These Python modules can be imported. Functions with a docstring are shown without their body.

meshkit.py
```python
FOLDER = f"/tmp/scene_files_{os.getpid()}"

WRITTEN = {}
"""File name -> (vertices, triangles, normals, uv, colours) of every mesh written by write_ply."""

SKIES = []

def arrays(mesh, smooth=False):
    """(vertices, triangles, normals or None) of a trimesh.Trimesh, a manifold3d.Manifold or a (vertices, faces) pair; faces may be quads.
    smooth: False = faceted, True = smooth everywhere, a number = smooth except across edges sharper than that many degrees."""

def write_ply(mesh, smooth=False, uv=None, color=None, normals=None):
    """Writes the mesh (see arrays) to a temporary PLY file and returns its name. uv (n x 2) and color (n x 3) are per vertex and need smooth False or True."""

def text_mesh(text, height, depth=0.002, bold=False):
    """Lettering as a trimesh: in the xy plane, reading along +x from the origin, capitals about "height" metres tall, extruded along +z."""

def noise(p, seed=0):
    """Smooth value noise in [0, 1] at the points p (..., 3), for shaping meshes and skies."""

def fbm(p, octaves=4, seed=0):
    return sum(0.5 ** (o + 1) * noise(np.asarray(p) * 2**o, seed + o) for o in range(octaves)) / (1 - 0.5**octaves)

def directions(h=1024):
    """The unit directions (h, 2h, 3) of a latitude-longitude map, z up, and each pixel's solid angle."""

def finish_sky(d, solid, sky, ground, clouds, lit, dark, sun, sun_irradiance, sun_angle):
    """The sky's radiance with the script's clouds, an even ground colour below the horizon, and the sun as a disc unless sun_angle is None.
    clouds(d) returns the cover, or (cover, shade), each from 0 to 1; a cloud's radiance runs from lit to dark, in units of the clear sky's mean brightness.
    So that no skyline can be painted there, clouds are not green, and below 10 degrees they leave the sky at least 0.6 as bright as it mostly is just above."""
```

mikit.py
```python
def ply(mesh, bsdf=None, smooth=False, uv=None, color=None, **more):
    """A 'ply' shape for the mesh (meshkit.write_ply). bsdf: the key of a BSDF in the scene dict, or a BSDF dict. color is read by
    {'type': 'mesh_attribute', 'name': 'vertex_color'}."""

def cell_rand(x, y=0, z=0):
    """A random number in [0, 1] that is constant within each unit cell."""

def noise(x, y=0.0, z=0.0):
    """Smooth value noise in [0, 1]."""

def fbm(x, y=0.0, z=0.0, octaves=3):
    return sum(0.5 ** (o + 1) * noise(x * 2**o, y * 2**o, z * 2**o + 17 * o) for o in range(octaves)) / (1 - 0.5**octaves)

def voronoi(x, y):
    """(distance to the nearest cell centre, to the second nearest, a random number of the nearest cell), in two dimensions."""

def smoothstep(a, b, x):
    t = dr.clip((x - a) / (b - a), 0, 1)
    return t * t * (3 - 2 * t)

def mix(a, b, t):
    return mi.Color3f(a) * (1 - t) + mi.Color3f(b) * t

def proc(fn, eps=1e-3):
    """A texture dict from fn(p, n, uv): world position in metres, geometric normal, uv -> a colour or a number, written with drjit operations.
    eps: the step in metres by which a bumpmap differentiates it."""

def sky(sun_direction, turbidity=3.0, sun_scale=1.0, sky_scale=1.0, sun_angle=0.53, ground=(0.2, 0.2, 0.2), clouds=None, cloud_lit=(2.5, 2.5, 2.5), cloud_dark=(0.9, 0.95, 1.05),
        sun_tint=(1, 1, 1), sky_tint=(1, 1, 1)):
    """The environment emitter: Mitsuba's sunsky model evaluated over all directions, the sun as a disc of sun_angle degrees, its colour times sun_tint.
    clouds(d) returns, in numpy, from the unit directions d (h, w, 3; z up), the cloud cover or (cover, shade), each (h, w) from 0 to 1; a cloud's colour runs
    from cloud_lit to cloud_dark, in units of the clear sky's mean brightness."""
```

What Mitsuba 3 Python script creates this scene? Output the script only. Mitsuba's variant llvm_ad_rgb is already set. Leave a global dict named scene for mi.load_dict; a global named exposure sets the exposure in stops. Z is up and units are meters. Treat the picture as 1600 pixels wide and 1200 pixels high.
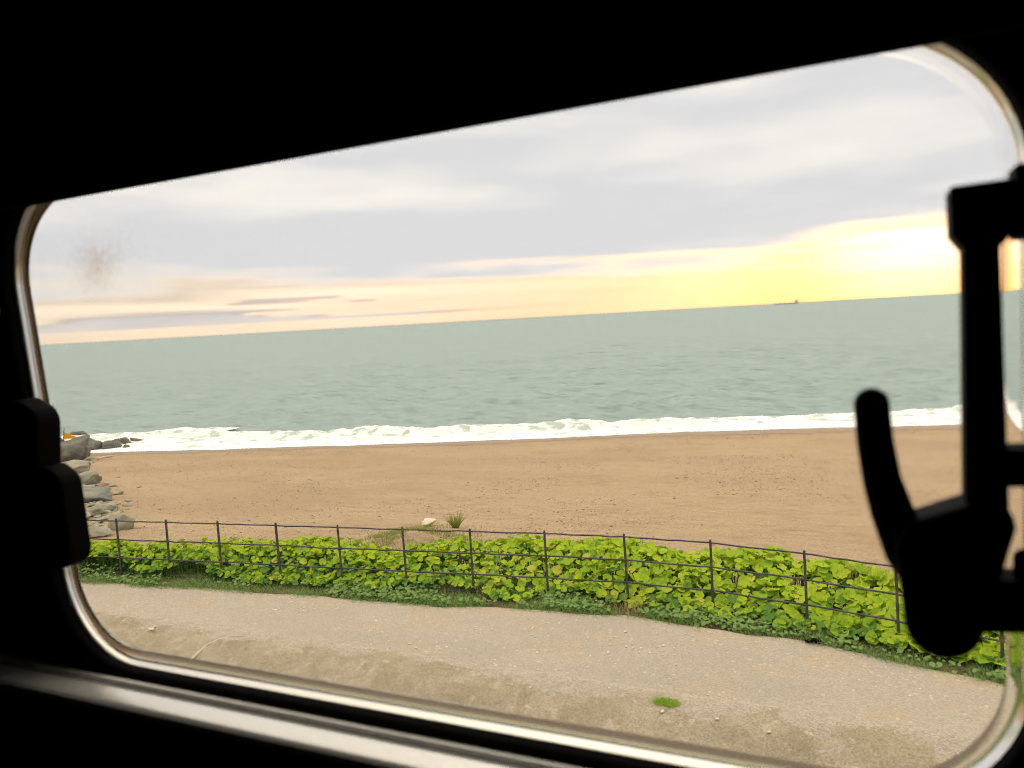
import math, random
import numpy as np, trimesh, drjit as dr, mitsuba as mi, mikit, meshkit, manifold3d as m3
import shapely.geometry as sg
T = mi.ScalarTransform4f
rng = np.random.default_rng(7)
scene, labels = {'type': 'scene'}, {}

# ------------------------------------------------------------------ camera, sky, exposure
EYE = 4.5                                   # metres above the path
yaw, pitch, roll = math.radians(25), math.radians(4.633), math.radians(3.25)
fwd = np.array([-math.sin(yaw) * math.cos(pitch), math.cos(yaw) * math.cos(pitch), -math.sin(pitch)])
right0 = np.array([math.cos(yaw), math.sin(yaw), 0.0])
up = math.cos(roll) * np.cross(right0, fwd) + math.sin(roll) * right0
scene['camera'] = {'type': 'thinlens', 'fov': 65.0, 'fov_axis': 'x', 'aperture_radius': 0.0021, 'focus_distance': 16.0,
                   'near_clip': 0.02, 'far_clip': 90000.0,
                   'to_world': T().look_at(origin=[0, 0, EYE], target=[float(fwd[0]), float(fwd[1]), float(EYE + fwd[2])], up=[float(v) for v in up])}
SUN_AZ, SUN_EL = math.radians(1.5), math.radians(3.2)      # azimuth from +Y towards +X
sun_dir = [math.sin(SUN_AZ) * math.cos(SUN_EL), math.cos(SUN_AZ) * math.cos(SUN_EL), math.sin(SUN_EL)]


def sst(a, b, x):
    t = np.clip((x - a) / (b - a), 0, 1)
    return t * t * (3 - 2 * t)


def clouds(d):
    az = np.degrees(np.arctan2(d[..., 0], d[..., 1]))
    el = np.degrees(np.arcsin(np.clip(d[..., 2], -1, 1)))

    def n(a, e, seed, octaves=4, tilt=0.0):
        return meshkit.fbm(np.stack([az / a, (el + tilt * az) / e, np.zeros_like(az)], -1), octaves, seed)
    soft, fine, streak = n(26, 4.2, 3, 4, 0.03), n(9, 1.6, 11, 4, -0.03), n(16, 0.45, 23, 2, 0.01)
    # the high sheet, its ragged lower edge a few degrees above the sea
    wisp = n(17, 0.9, 37, 4, 0.02)
    edge = 3.2 - 0.55 * sst(-2, -12, az) + 1.6 * (soft - 0.5) + 1.7 * (fine - 0.5) + 3.8 * (wisp - 0.5) + 0.75 * np.exp(-((az - 1) / 8) ** 2) + 0.9 * sst(-30, -48, az)
    sheet = sst(-1.3, 1.2, el - edge)
    near = np.degrees(np.hypot((az - 1.5) * np.pi / 180, 1.6 * (el - 3.4) * np.pi / 180))
    # sunlit veil in the gap under it, and a thin grey bank low over the sea away from the sun
    veil = (0.24 + 0.16 * sst(-14, -40, az)) * (0.75 + 0.5 * wisp) * (0.35 + 0.65 * sst(-1, -14, az)) + 0.52 * np.exp(-(near / 5.5) ** 3) * (0.15 + 1.7 * n(15, 0.55, 71, 4))
    bank = sst(0.56, 0.70, streak) * sst(2.1, 1.3, el) * sst(0.35, 0.8, el) * sst(-6, -22, az) * (0.60 + 0.15 * sst(-18, -36, az))
    bank = np.maximum(bank, 0.5 * sst(0.66, 0.78, n(7, 0.35, 61, 3)) * sst(0.5, 0.9, el) * sst(3.6, 2.6, el) * sst(-2, -6, az))
    cover = np.maximum(sheet, np.maximum(veil, bank))
    shade = np.clip(0.952 - 0.30 * (soft - 0.5) - 0.26 * (fine - 0.5) - 0.30 * (n(30, 2.2, 51, 5, 0.05) - 0.5) - 0.06 * np.exp(-(near / 12) ** 2), 0.74, 1.0)
    shade = shade * (1 - sst(17, 60, el)) + np.clip(0.12 + 0.5 * (soft - 0.45), 0, 1) * sst(17, 60, el)
    shade = shade * np.maximum(sheet, 0.97 * sst(0.1, 0.6, bank) * (1 - sheet))
    return cover, np.clip(shade, 0, 1)


scene['sky'] = mikit.sky(sun_dir, turbidity=4.0, sun_scale=0.0006, sun_angle=2.2, sky_scale=1.0, clouds=clouds,
                         cloud_lit=(15.7, 13.6, 10.2), cloud_dark=(5.45, 5.42, 5.45), sky_tint=(0.82, 0.78, 1.25), ground=(0.2, 0.2, 0.18))
exposure = 2.50

# ------------------------------------------------------------------ helpers
def key(name):
    if name not in scene and name not in used:
        used.add(name)
        return name
    k = 1
    while f'{name}_{k:03d}' in used or f'{name}_{k:03d}' in scene:
        k += 1
    used.add(f'{name}_{k:03d}')
    return f'{name}_{k:03d}'


used = set()


def thing(name, label, cat, group=None):
    k = key(name)
    labels[k] = {'label': label, 'category': cat}
    if group:
        labels[k]['group'] = group
    return k


def part(parent, name, mesh, mat, smooth=False, label=None, kind=None, **more):
    k = key(f'{parent}__{name}')
    scene[k] = mikit.ply(mesh, mat, smooth, **more)
    e = {}
    if label:
        e['label'] = label
    if kind:
        e['kind'] = kind
    if e:
        labels[k] = e
    return k


def solo(name, mesh, mat, smooth=False, label=None, cat=None, kind=None, group=None, **more):
    k = key(name)
    scene[k] = mikit.ply(mesh, mat, smooth, **more)
    e = {a: b for a, b in (('label', label), ('category', cat), ('kind', kind), ('group', group)) if b}
    labels[k] = e
    return k


def P(fn):
    return mikit.proc(fn)


def rgb(*c):
    return {'type': 'rgb', 'value': list(c)}


def box(x0, x1, y0, y1, z0, z1):
    b = trimesh.creation.box((x1 - x0, y1 - y0, z1 - z0))
    b.apply_translation(((x0 + x1) / 2, (y0 + y1) / 2, (z0 + z1) / 2))
    return b


def grid(Xs):                                # (rows, cols, 3) -> mesh
    r, c = Xs.shape[:2]
    i, j = np.meshgrid(np.arange(r - 1), np.arange(c - 1), indexing='ij')
    q = np.stack([i * c + j, i * c + j + 1, (i + 1) * c + j + 1, (i + 1) * c + j], -1).reshape(-1, 4)
    return Xs.reshape(-1, 3), np.vstack([q[:, [0, 1, 2]], q[:, [0, 2, 3]]])


def tube(pts, r, sides=8, closed_ends=True):
    p = np.asarray(pts, float)
    t = np.gradient(p, axis=0)
    t /= np.linalg.norm(t, axis=1, keepdims=True)
    a = np.cross(t, np.where(np.abs(t[:, 2:]) < 0.9, [0, 0, 1.0], [1.0, 0, 0]))
    a /= np.linalg.norm(a, axis=1, keepdims=True)
    b = np.cross(t, a)
    ang = np.arange(sides) * 2 * np.pi / sides
    r = np.broadcast_to(r, (len(p),))
    v = p[:, None] + r[:, None, None] * (np.cos(ang)[None, :, None] * a[:, None] + np.sin(ang)[None, :, None] * b[:, None])
    f = []
    for i in range(len(p) - 1):
        for j in range(sides):
            k = (j + 1) % sides
            f += [[i * sides + j, i * sides + k, (i + 1) * sides + k], [i * sides + j, (i + 1) * sides + k, (i + 1) * sides + j]]
    v = np.vstack([v.reshape(-1, 3), p[:1], p[-1:]])
    n = len(p) * sides
    for j in range(sides):
        k = (j + 1) % sides
        f += [[n, k, j], [n + 1, (len(p) - 1) * sides + j, (len(p) - 1) * sides + k]]
    return trimesh.Trimesh(v, f, process=False)


def tm(m):
    q = m.to_mesh()
    return trimesh.Trimesh(q.vert_properties[:, :3], q.tri_verts, process=False)


def ball(c, r, seg=28):
    return m3.Manifold.sphere(r, seg).translate(tuple(map(float, c)))


def hull(balls):
    return m3.Manifold.batch_hull(balls)


def slab(pts, y0, y1, r=0.004):
    """Rounded solid over the outline pts (x, z) of a convex plate between y0 and y1."""
    pl = sg.Polygon(pts).convex_hull.buffer(-r)
    c = list(pl.exterior.coords)[:-1]
    return hull([ball((x, y, z), r, 16) for x, z in c for y in (y0 + r, y1 - r)])


def disc(p, y0, y1, seg=40, r=0.005):
    """A round-edged thick disc for the entries p = (x, z, radius)."""
    x, z, R = p
    out = []
    for a in np.arange(seg) * 2 * np.pi / seg:
        for y in (y0 + r, y1 - r):
            out.append(ball((x + (R - r) * math.cos(a), y, z + (R - r) * math.sin(a)), r, 12))
    return out


def merge(meshes):
    return trimesh.util.concatenate(meshes)


def stamp(v, f, mats):
    """copies of (v, f) under 4x4 matrices as one mesh."""
    mats = np.asarray(mats)
    vs = np.einsum('kij,nj->kni', mats[:, :3, :3], v) + mats[:, None, :3, 3]
    fs = f[None] + (np.arange(len(mats)) * len(v))[:, None, None]
    return vs.reshape(-1, 3), fs.reshape(-1, 3)


def frame_mats(pos, nrm, spin, scale):
    """4x4 matrices: local z along nrm, local x turned by spin."""
    n = nrm / np.linalg.norm(nrm, axis=1, keepdims=True)
    ref = np.where(np.abs(n[:, 2:]) < 0.95, [0, 0, 1.0], [1.0, 0, 0])
    a = np.cross(ref, n)
    a /= np.linalg.norm(a, axis=1, keepdims=True)
    b = np.cross(n, a)
    c, s = np.cos(spin)[:, None], np.sin(spin)[:, None]
    x, y = c * a + s * b, -s * a + c * b
    m = np.zeros((len(pos), 4, 4))
    sc = np.broadcast_to(np.asarray(scale, float).reshape(len(pos), -1), (len(pos), 3))
    m[:, :3, 0], m[:, :3, 1], m[:, :3, 2] = x * sc[:, :1], y * sc[:, 1:2], n * sc[:, 2:3]
    m[:, :3, 3], m[:, 3, 3] = pos, 1
    return m


# ------------------------------------------------------------------ materials
fbm, noise, cell, smooth, mix = mikit.fbm, mikit.noise, mikit.cell_rand, mikit.smoothstep, mikit.mix


def principled(c, rough=0.6, **k):
    return {'type': 'principled', 'base_color': c if isinstance(c, dict) else rgb(*c), 'roughness': rough, **k}


def two(b):
    return {'type': 'twosided', 'bsdf': b}


def bump(b, fn, eps=0.004):
    return {'type': 'bumpmap', 'tex': mikit.proc(fn, eps), 'scale': 1.0, 'bsdf': b}


scene['wall_black'] = two(principled((0.005, 0.0045, 0.0045), 0.8, specular=0.1))
scene['plastic_black'] = two(principled((0.003, 0.003, 0.0032), 0.6, specular=0.04))
scene['cloth_black'] = two(principled((0.006, 0.005, 0.005), 0.9, specular=0.05))
scene['chrome'] = two(principled((0.93, 0.91, 0.88), 0.14, metallic=1.0))
scene['ledge_white'] = two(principled((0.85, 0.85, 0.84), 0.4, specular=0.6))
scene['ledge_metal'] = two(principled((0.95, 0.95, 0.95), 0.26, metallic=0.50, specular=0.7))
scene['ledge_grey'] = two(principled((0.30, 0.30, 0.30), 0.5))
scene['seal_brown'] = two(principled((0.20, 0.12, 0.035), 0.6))
scene['glass'] = {'type': 'thindielectric', 'int_ior': 1.5}
scene['clear_plastic'] = {'type': 'dielectric', 'int_ior': 1.49}

scene['smudge'] = {'type': 'principledthin', 'base_color': rgb(0.60, 0.46, 0.25), 'roughness': 0.8, 'diff_trans': 1.7}


def sand_col(p, n, uv):
    big = fbm(p.x * 0.16, p.y * 0.35, 2.0, 4)
    mid = fbm(p.x * 1.3, p.y * 2.2, 5.0, 3)
    fine = cell(dr.floor(p.x * 28), dr.floor(p.y * 28), 1)
    c = mix((0.318, 0.240, 0.157), (0.286, 0.213, 0.140), smooth(0.35, 0.65, big))
    c = mix(c, (0.250, 0.178, 0.108), 0.4 * smooth(0.55, 0.75, mid))
    return c * (0.86 + 0.28 * fine)


def sand_h(p, n, uv):
    return 0.05 * fbm(p.x * 1.6, p.y * 3.0, 1.0, 4) + 0.012 * noise(p.x * 11, p.y * 14, 0)


scene['sand'] = two(bump(principled(P(sand_col), 0.9, specular=0.2), sand_h, 0.02))
scene['wet_sand'] = two(principled(P(lambda p, n, uv: mix((0.20, 0.135, 0.08), (0.25, 0.175, 0.105), fbm(p.x * 0.8, p.y * 1.6, 0, 3))), 0.45, specular=0.4))


def path_col(p, n, uv):
    big = fbm(p.x * 0.5, p.y * 1.1, 3.0, 4)
    patch = fbm(p.x * 1.7, p.y * 2.6, 8.0, 4)
    grain = cell(dr.floor(p.x * 45), dr.floor(p.y * 45), 2)
    chip = cell(dr.floor(p.x * 26), dr.floor(p.y * 26), 6)
    c = mix((0.378, 0.334, 0.278), (0.354, 0.315, 0.265), smooth(0.35, 0.65, big))
    c = mix(c, (0.400, 0.325, 0.235), 0.5 * smooth(0.52, 0.72, patch))
    c = c * (0.88 + 0.24 * grain)
    return mix(c, (0.60, 0.52, 0.42), dr.select((chip > 0.988) & (patch > 0.45), 0.45, 0.0))


def path_h(p, n, uv):
    return 0.006 * fbm(p.x * 14, p.y * 14, 0, 3) + 0.02 * fbm(p.x * 1.2, p.y * 1.2, 4, 2)


scene['path_mat'] = two(bump(principled(P(path_col), 0.85, specular=0.25), path_h))


def coping_col(p, n, uv):
    a = fbm(p.x * 2.2, p.y * 3.0, p.z * 3.0, 4)
    b = fbm(p.x * 9, p.y * 9, p.z * 9, 3)
    s = fbm(p.x * 3.5, p.y * 2.5, p.z * 2.0, 4)
    c = mix((0.350, 0.302, 0.226), (0.305, 0.264, 0.196), smooth(0.4, 0.65, a))
    c = mix(c, (0.265, 0.222, 0.148), 0.5 * smooth(0.42, 0.70, s))
    c = mix(c, (0.43, 0.385, 0.30), 0.7 * smooth(0.64, 0.76, b))
    lap = smooth(0.46, 0.54, fbm(p.x * 1.6, p.y * 2.4, 7.0, 5) + (p.y - 8.72) * 0.9)
    c = mix(c, (0.364, 0.322, 0.268), lap)
    return c * (0.8 + 0.4 * cell(dr.floor(p.x * 50), dr.floor(p.y * 50), dr.floor(p.z * 50)))


scene['coping'] = two(bump(principled(P(coping_col), 0.9, specular=0.2), lambda p, n, uv: 0.035 * fbm(p.x * 7, p.y * 7, p.z * 7, 4), 0.006))
scene['soil'] = two(principled(P(lambda p, n, uv: mix((0.05, 0.055, 0.03), (0.16, 0.12, 0.07), fbm(p.x * 5, p.y * 5, 0, 3))), 0.95, specular=0.1))
scene['ballast'] = two(bump(principled((0.16, 0.14, 0.12), 0.95), lambda p, n, uv: 0.08 * fbm(p.x * 9, p.y * 9, 0, 2), 0.01))
scene['iron'] = two(principled(P(lambda p, n, uv: mix((0.045, 0.042, 0.055), (0.10, 0.075, 0.07), smooth(0.52, 0.7, fbm(p.x * 9, p.y * 9, p.z * 14, 3)))), 0.55))
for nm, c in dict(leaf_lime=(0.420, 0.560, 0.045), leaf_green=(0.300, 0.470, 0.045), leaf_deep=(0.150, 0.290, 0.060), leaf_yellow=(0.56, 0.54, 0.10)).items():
    scene[nm] = {'type': 'principledthin', 'base_color': rgb(*c), 'roughness': 0.5, 'diff_trans': 0.5, 'spec_trans': 0.0}
scene['grass_green'] = {'type': 'principledthin', 'base_color': rgb(0.245, 0.375, 0.125), 'roughness': 0.6, 'diff_trans': 0.5}
scene['grass_olive'] = {'type': 'principledthin', 'base_color': rgb(0.30, 0.34, 0.09), 'roughness': 0.6, 'diff_trans': 0.8}
scene['straw'] = {'type': 'principledthin', 'base_color': rgb(0.42, 0.34, 0.16), 'roughness': 0.7, 'diff_trans': 0.6}


def rock(c0, c1, c2):
    return two(bump(principled(P(lambda p, n, uv: mix(mix(c0, c1, smooth(0.35, 0.65, fbm(p.x * 0.9, p.y * 0.9, p.z * 1.6, 4))), c2,
                                                       0.7 * smooth(0.56, 0.68, fbm(p.x * 2.3 + 9, p.y * 2.3, p.z * 2.3, 4)))), 0.85, specular=0.25),
                    lambda p, n, uv: 0.10 * fbm(p.x * 3, p.y * 3, p.z * 3, 4), 0.02))


scene['rock_dark'] = rock((0.115, 0.112, 0.10), (0.165, 0.162, 0.145), (0.20, 0.205, 0.17))
scene['rock_pale'] = rock((0.34, 0.315, 0.24), (0.26, 0.265, 0.215), (0.33, 0.33, 0.18))
scene['rock_blue'] = rock((0.24, 0.25, 0.225), (0.185, 0.20, 0.185), (0.30, 0.28, 0.22))
scene['rock_pink'] = rock((0.36, 0.20, 0.17), (0.33, 0.25, 0.20), (0.30, 0.27, 0.20))
scene['stone_white'] = two(principled(P(lambda p, n, uv: mix((0.72, 0.66, 0.54), (0.50, 0.44, 0.33), fbm(p.x * 20, p.y * 20, p.z * 20, 3))), 0.8))
scene['pebbles'] = two(principled({'type': 'mesh_attribute', 'name': 'vertex_color'}, 0.8))


def ripple(p, n, uv):
    w = fbm(p.x * 0.42 + 0.12 * p.y, p.y * 0.75, 1.0, 4)
    return 0.85 * w + 0.55 * noise(p.x * 0.07, p.y * 0.12, 4.0)


scene['water'] = two(bump(principled((0.255, 0.335, 0.335), 0.42, specular=0.20), ripple, 0.05))


def foam_col(p, n, uv):
    lace = fbm(p.x * 1.5, p.y * 2.1, 3.0, 5)
    w = smooth(0.22 + 0.14 * uv.y, 0.38 + 0.14 * uv.y, lace)
    return mix((0.44, 0.52, 0.47), (0.77, 0.78, 0.80), w)


scene['foam'] = two(principled(P(foam_col), 0.8, specular=0.2))
scene['orange'] = {'type': 'principledthin', 'base_color': rgb(0.80, 0.36, 0.015), 'roughness': 0.7, 'diff_trans': 0.7}
scene['ship_grey'] = two(principled((0.40, 0.40, 0.41), 0.6))
scene['ship_pale'] = two(principled((0.55, 0.48, 0.40), 0.6))
scene['wood_pale'] = two(principled((0.55, 0.47, 0.36), 0.8))

# ------------------------------------------------------------------ lie of the land
SEA = -3.2
WX, WY = np.array([-400, -140, -90, -60, -48, -34.5, -22, -10.5, 4, 20, 60, 300.]), np.array([-20, 22, 31, 37, 39.3, 43, 46.6, 50.7, 54.5, 59, 70., 130])
FX = np.array([-60, -13.45, -12.3, -11.16, -9.92, -8.67, -7.44, -6.23, -4.97, -3.69, -2.37, -1.05, .08, 1.2, 2.3, 3.4, 12, 60])
FY = np.array([4.5, 10.52, 10.67, 10.82, 10.96, 11.1, 11.25, 11.4, 11.56, 11.67, 11.65, 11.42, 11.12, 10.8, 10.5, 10.2, 8, -4])
VX = np.array([-60, -13.87, -11.96, -9.74, -7.94, -6.34, -4.82, -3.57, -2.28, -1.04, 0.06, 1.13, 3.4, 12, 60])
VY = np.array([3.9, 9.88, 10.11, 10.45, 10.57, 10.73, 11.02, 11.11, 10.99, 10.91, 10.54, 10.33, 9.7, 7.5, -4.5])
BX = np.array([-60, -15.07, -13.26, -12.34, -11.2, -10.1, -9.45, -8.64, -7.38, -7.05, -6.46, -5.27, -3.97, -2.83, -2.45, -1.82, -1.3, -.81, .09, 3, 12])
BY = np.array([6, 11.1, 11.3, 11.75, 11.8, 12.35, 12.3, 12.4, 12.6, 13.0, 13.45, 13.7, 13.45, 13.35, 13.55, 13.55, 13.35, 13.35, 12.8, 11.9, 9.5])
fence_y = lambda x: np.interp(x, FX, FY)
verge_y = lambda x: np.interp(x, VX, VY) + 0.10 * (meshkit.noise(np.stack([np.asarray(x) * 1.7, 0 * np.asarray(x), 0 * np.asarray(x)], -1), 5) - 0.5)
back_y = lambda x: np.interp(x, BX, BY)
water_y = lambda x: np.interp(x, WX, WY)


def land(x, y):
    a, b = fence_y(x) + 2.2, water_y(x)
    t = (y - a) / (b - a)
    z = -0.55 - 2.65 * np.clip(t, 0, None)
    k = sst(1.0, 2.2, y - fence_y(x))
    z = np.where(t < 0, -0.02 * (1 - k) - 0.55 * k, z)
    # the grassy hump behind the fence
    z = z + 0.30 * np.exp(-(((x + 10.4) / 1.1) ** 2 + ((y - 16.0) / 1.6) ** 2))
    z = z + np.where(t > 0, 1, 0) * 0.10 * np.clip(t * 8, 0, 1) * (meshkit.fbm(np.stack([x * 0.35, y * 0.5, 0 * x], -1), 4, 2) - 0.5) * np.clip((1 - t) * 10, 0, 1)
    return np.where(y < verge_y(x) + 0.05, -0.06, z)


def land_sheet(x0, x1, nx, v):
    x = np.linspace(x0, x1, nx)
    X = np.repeat(x[None], len(v), 0)
    Y = verge_y(X) - 0.3 + (water_y(X) + 6 - verge_y(X) + 0.3) * v[:, None]
    return np.stack([X, Y, land(X, Y)], -1)


v = np.concatenate([np.linspace(0, 0.12, 60)[:-1], np.linspace(0.12, 1.0, 190)])
solo('beach', grid(np.concatenate([land_sheet(-130, -60, 60, v)[:, :-1], land_sheet(-60, 14, 420, v)[:, :-1], land_sheet(14, 60, 40, v)], 1)), 'sand', True,
     'wide brown shingle and sand beach sloping down to the water', kind='structure')
# damp strip along the water's edge
xs = np.arange(-75, 30, 0.25)
inner = -3.4 - 1.6 * meshkit.fbm(np.stack([xs * 0.22, 0 * xs, 0 * xs], -1), 4, 9)
rows = []
for k in np.linspace(0, 1, 7):
    y = water_y(xs) + inner * (1 - k) + 0.6 * k
    rows.append(np.stack([xs, y, land(xs, y) + 0.012], -1))
solo('wet_sand', grid(np.array(rows)), 'wet_sand', True, 'narrow strip of darker wet sand just inside the foam', kind='structure')

# path, its near edge, the track bed below
EDGE = 8.95
xs = np.concatenate([np.arange(-50, -16, 1.0), np.arange(-16, 5, 0.12), np.arange(5, 30, 1.0)])
rows = []
for k in np.linspace(0, 1, 26):
    y = EDGE + (verge_y(xs) + 0.25 - EDGE) * k
    rows.append(np.stack([xs, y, 0.02 * (meshkit.fbm(np.stack([xs * 1.5, y * 1.5, 0 * xs], -1), 3, 4) - 0.5) - 0.05 * sst(0.9, 1, k)], -1))
solo('path', grid(np.array(rows)), 'path_mat', True, 'pale worn gritty footpath between the grass verge and the old sea wall edge', kind='structure')
prof = [(9.05, 0.0), (8.95, 0.015), (8.8, 0.02), (8.62, 0.0), (8.45, -0.04), (8.3, -0.1), (8.15, -0.19), (8.02, -0.32), (7.94, -0.5), (7.9, -0.72), (7.86, -1.0), (7.8, -1.4)]
pr = np.array(prof)
s = np.concatenate([[0], np.cumsum(np.hypot(*np.diff(pr, axis=0).T))])
q = np.linspace(0, s[-1], 46)
py, pz = np.interp(q, s, pr[:, 0]), np.interp(q, s, pr[:, 1])
xs = np.concatenate([np.arange(-50, -16, 0.5), np.arange(-16, 4, 0.06), np.arange(4, 30, 0.5)])
X, Y = np.meshgrid(xs, py)
Z = np.repeat(pz[:, None], len(xs), 1)
pts = np.stack([X, Y, Z], -1)
w = np.clip(q * 2.2, 0, 1)[:, None]
d = (meshkit.fbm(pts * 2.2, 4, 6) - 0.5) * 0.16 * w + (meshkit.fbm(pts * 9, 3, 8) - 0.5) * 0.06 * w
pts[..., 1] -= d * 0.7
pts[..., 2] += d * 0.7
solo('sea_wall', grid(pts), 'coping', True, 'rounded weathered top edge of an old stone wall along the near side of the path', 'wall')
solo('track_bed', grid(np.stack([*np.meshgrid(np.linspace(-50, 30, 20), np.linspace(-8, 7.95, 8)), np.full((8, 20), -1.35)], -1)), 'ballast', True,
     'stone track bed below the carriage', kind='structure')

# ------------------------------------------------------------------ sea
az = np.radians(np.concatenate([np.linspace(-100, -64, 40)[:-1], np.linspace(-64, 14, 640)[:-1], np.linspace(14, 80, 60)]))
r = 1 / np.concatenate([np.linspace(1 / 26, 1 / 900, 470)[:-1], np.geomspace(1 / 900, 1 / 60000, 60)])
A, Rr = np.meshgrid(az, r)
X, Y = Rr * np.sin(A), Rr * np.cos(A)
dr_ = np.abs(np.gradient(r))[:, None]
Z = np.zeros_like(X)
wr = np.random.default_rng(3)
for i in range(90):
    lam = 0.7 * (18 / 0.7) ** wr.random()
    th = math.radians(105 + wr.normal() * 34)
    k = 2 * math.pi / lam
    amp = 0.0085 * lam ** 0.66 * (0.6 + 0.8 * wr.random())
    ph = k * (X * math.cos(th) + Y * math.sin(th)) + wr.random() * 6.283 + 1.5 * meshkit.noise(np.stack([X / (lam * 6), Y / (lam * 6), 0 * X + i], -1), i)
    Z += amp * np.sin(ph) * np.clip(lam / (2.6 * dr_) - 0.4, 0, 1)
Z *= 0.08 + 0.92 * np.clip((Y - water_y(X) - 2) / 9, 0, 1)
chop = meshkit.fbm(np.stack([X / 16, Y / 11, 0 * X], -1), 4, 31)
Z *= 0.5 + 1.0 * chop
Z += -0.25 * np.clip(-(Y - water_y(X) - 0.5) / 4, 0, 1)
solo('sea', grid(np.stack([X, Y, Z + SEA], -1)), 'water', True, 'pale grey green sea with small choppy waves out to the horizon', kind='structure')

# surf: a lumpy foam sheet along the water's edge
xs = np.arange(-110, 34, 0.16)
vs = np.linspace(-2.4, 16, 150)
X, V = np.meshgrid(xs, vs)
line = np.stack([X * 0.11, 0 * X, 0 * X], -1)
inner = -1.5 + 1.2 * (meshkit.fbm(line * 2.0, 4, 3) - 0.5)
width = 4.7 + 4.4 * (meshkit.fbm(line * 1.3, 4, 14) - 0.5) + 3.0 * sst(-38, -50, X)
Y = water_y(X) + V
b = meshkit.fbm(np.stack([X * 0.30, V * 0.12, 0 * X], -1), 4, 15)
lump = meshkit.fbm(np.stack([X * 0.9, V * 1.4, 0 * X], -1), 4, 16)
h = 0.05 + 0.45 * np.exp(-((V - width * (0.62 + 0.3 * (b - 0.5))) / 0.9) ** 2) * sst(0.34, 0.6, b) + 0.30 * (lump - 0.35) * np.clip(V / 2, 0, 1) + 0.14 * (meshkit.fbm(np.stack([X * 2.6, V * 3.0, 0 * X], -1), 3, 17) - 0.5) * np.clip(V / 1.5, 0.15, 1)
h = np.maximum(h, 0.09)
Z = SEA + h + 0.02 * np.clip(V, 0, None)
fringe = meshkit.fbm(np.stack([X * 0.5, V * 0.8, 0 * X], -1), 4, 18)
keep = (V > inner) & (V < width + 3.4 * (fringe - 0.5))
land_z = land(X, Y) + 0.02
Z = np.maximum(Z * 1.0, land_z)
vv, ff = grid(np.stack([X, Y, Z], -1))
ff = ff[keep.ravel()[ff].all(1)]
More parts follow.
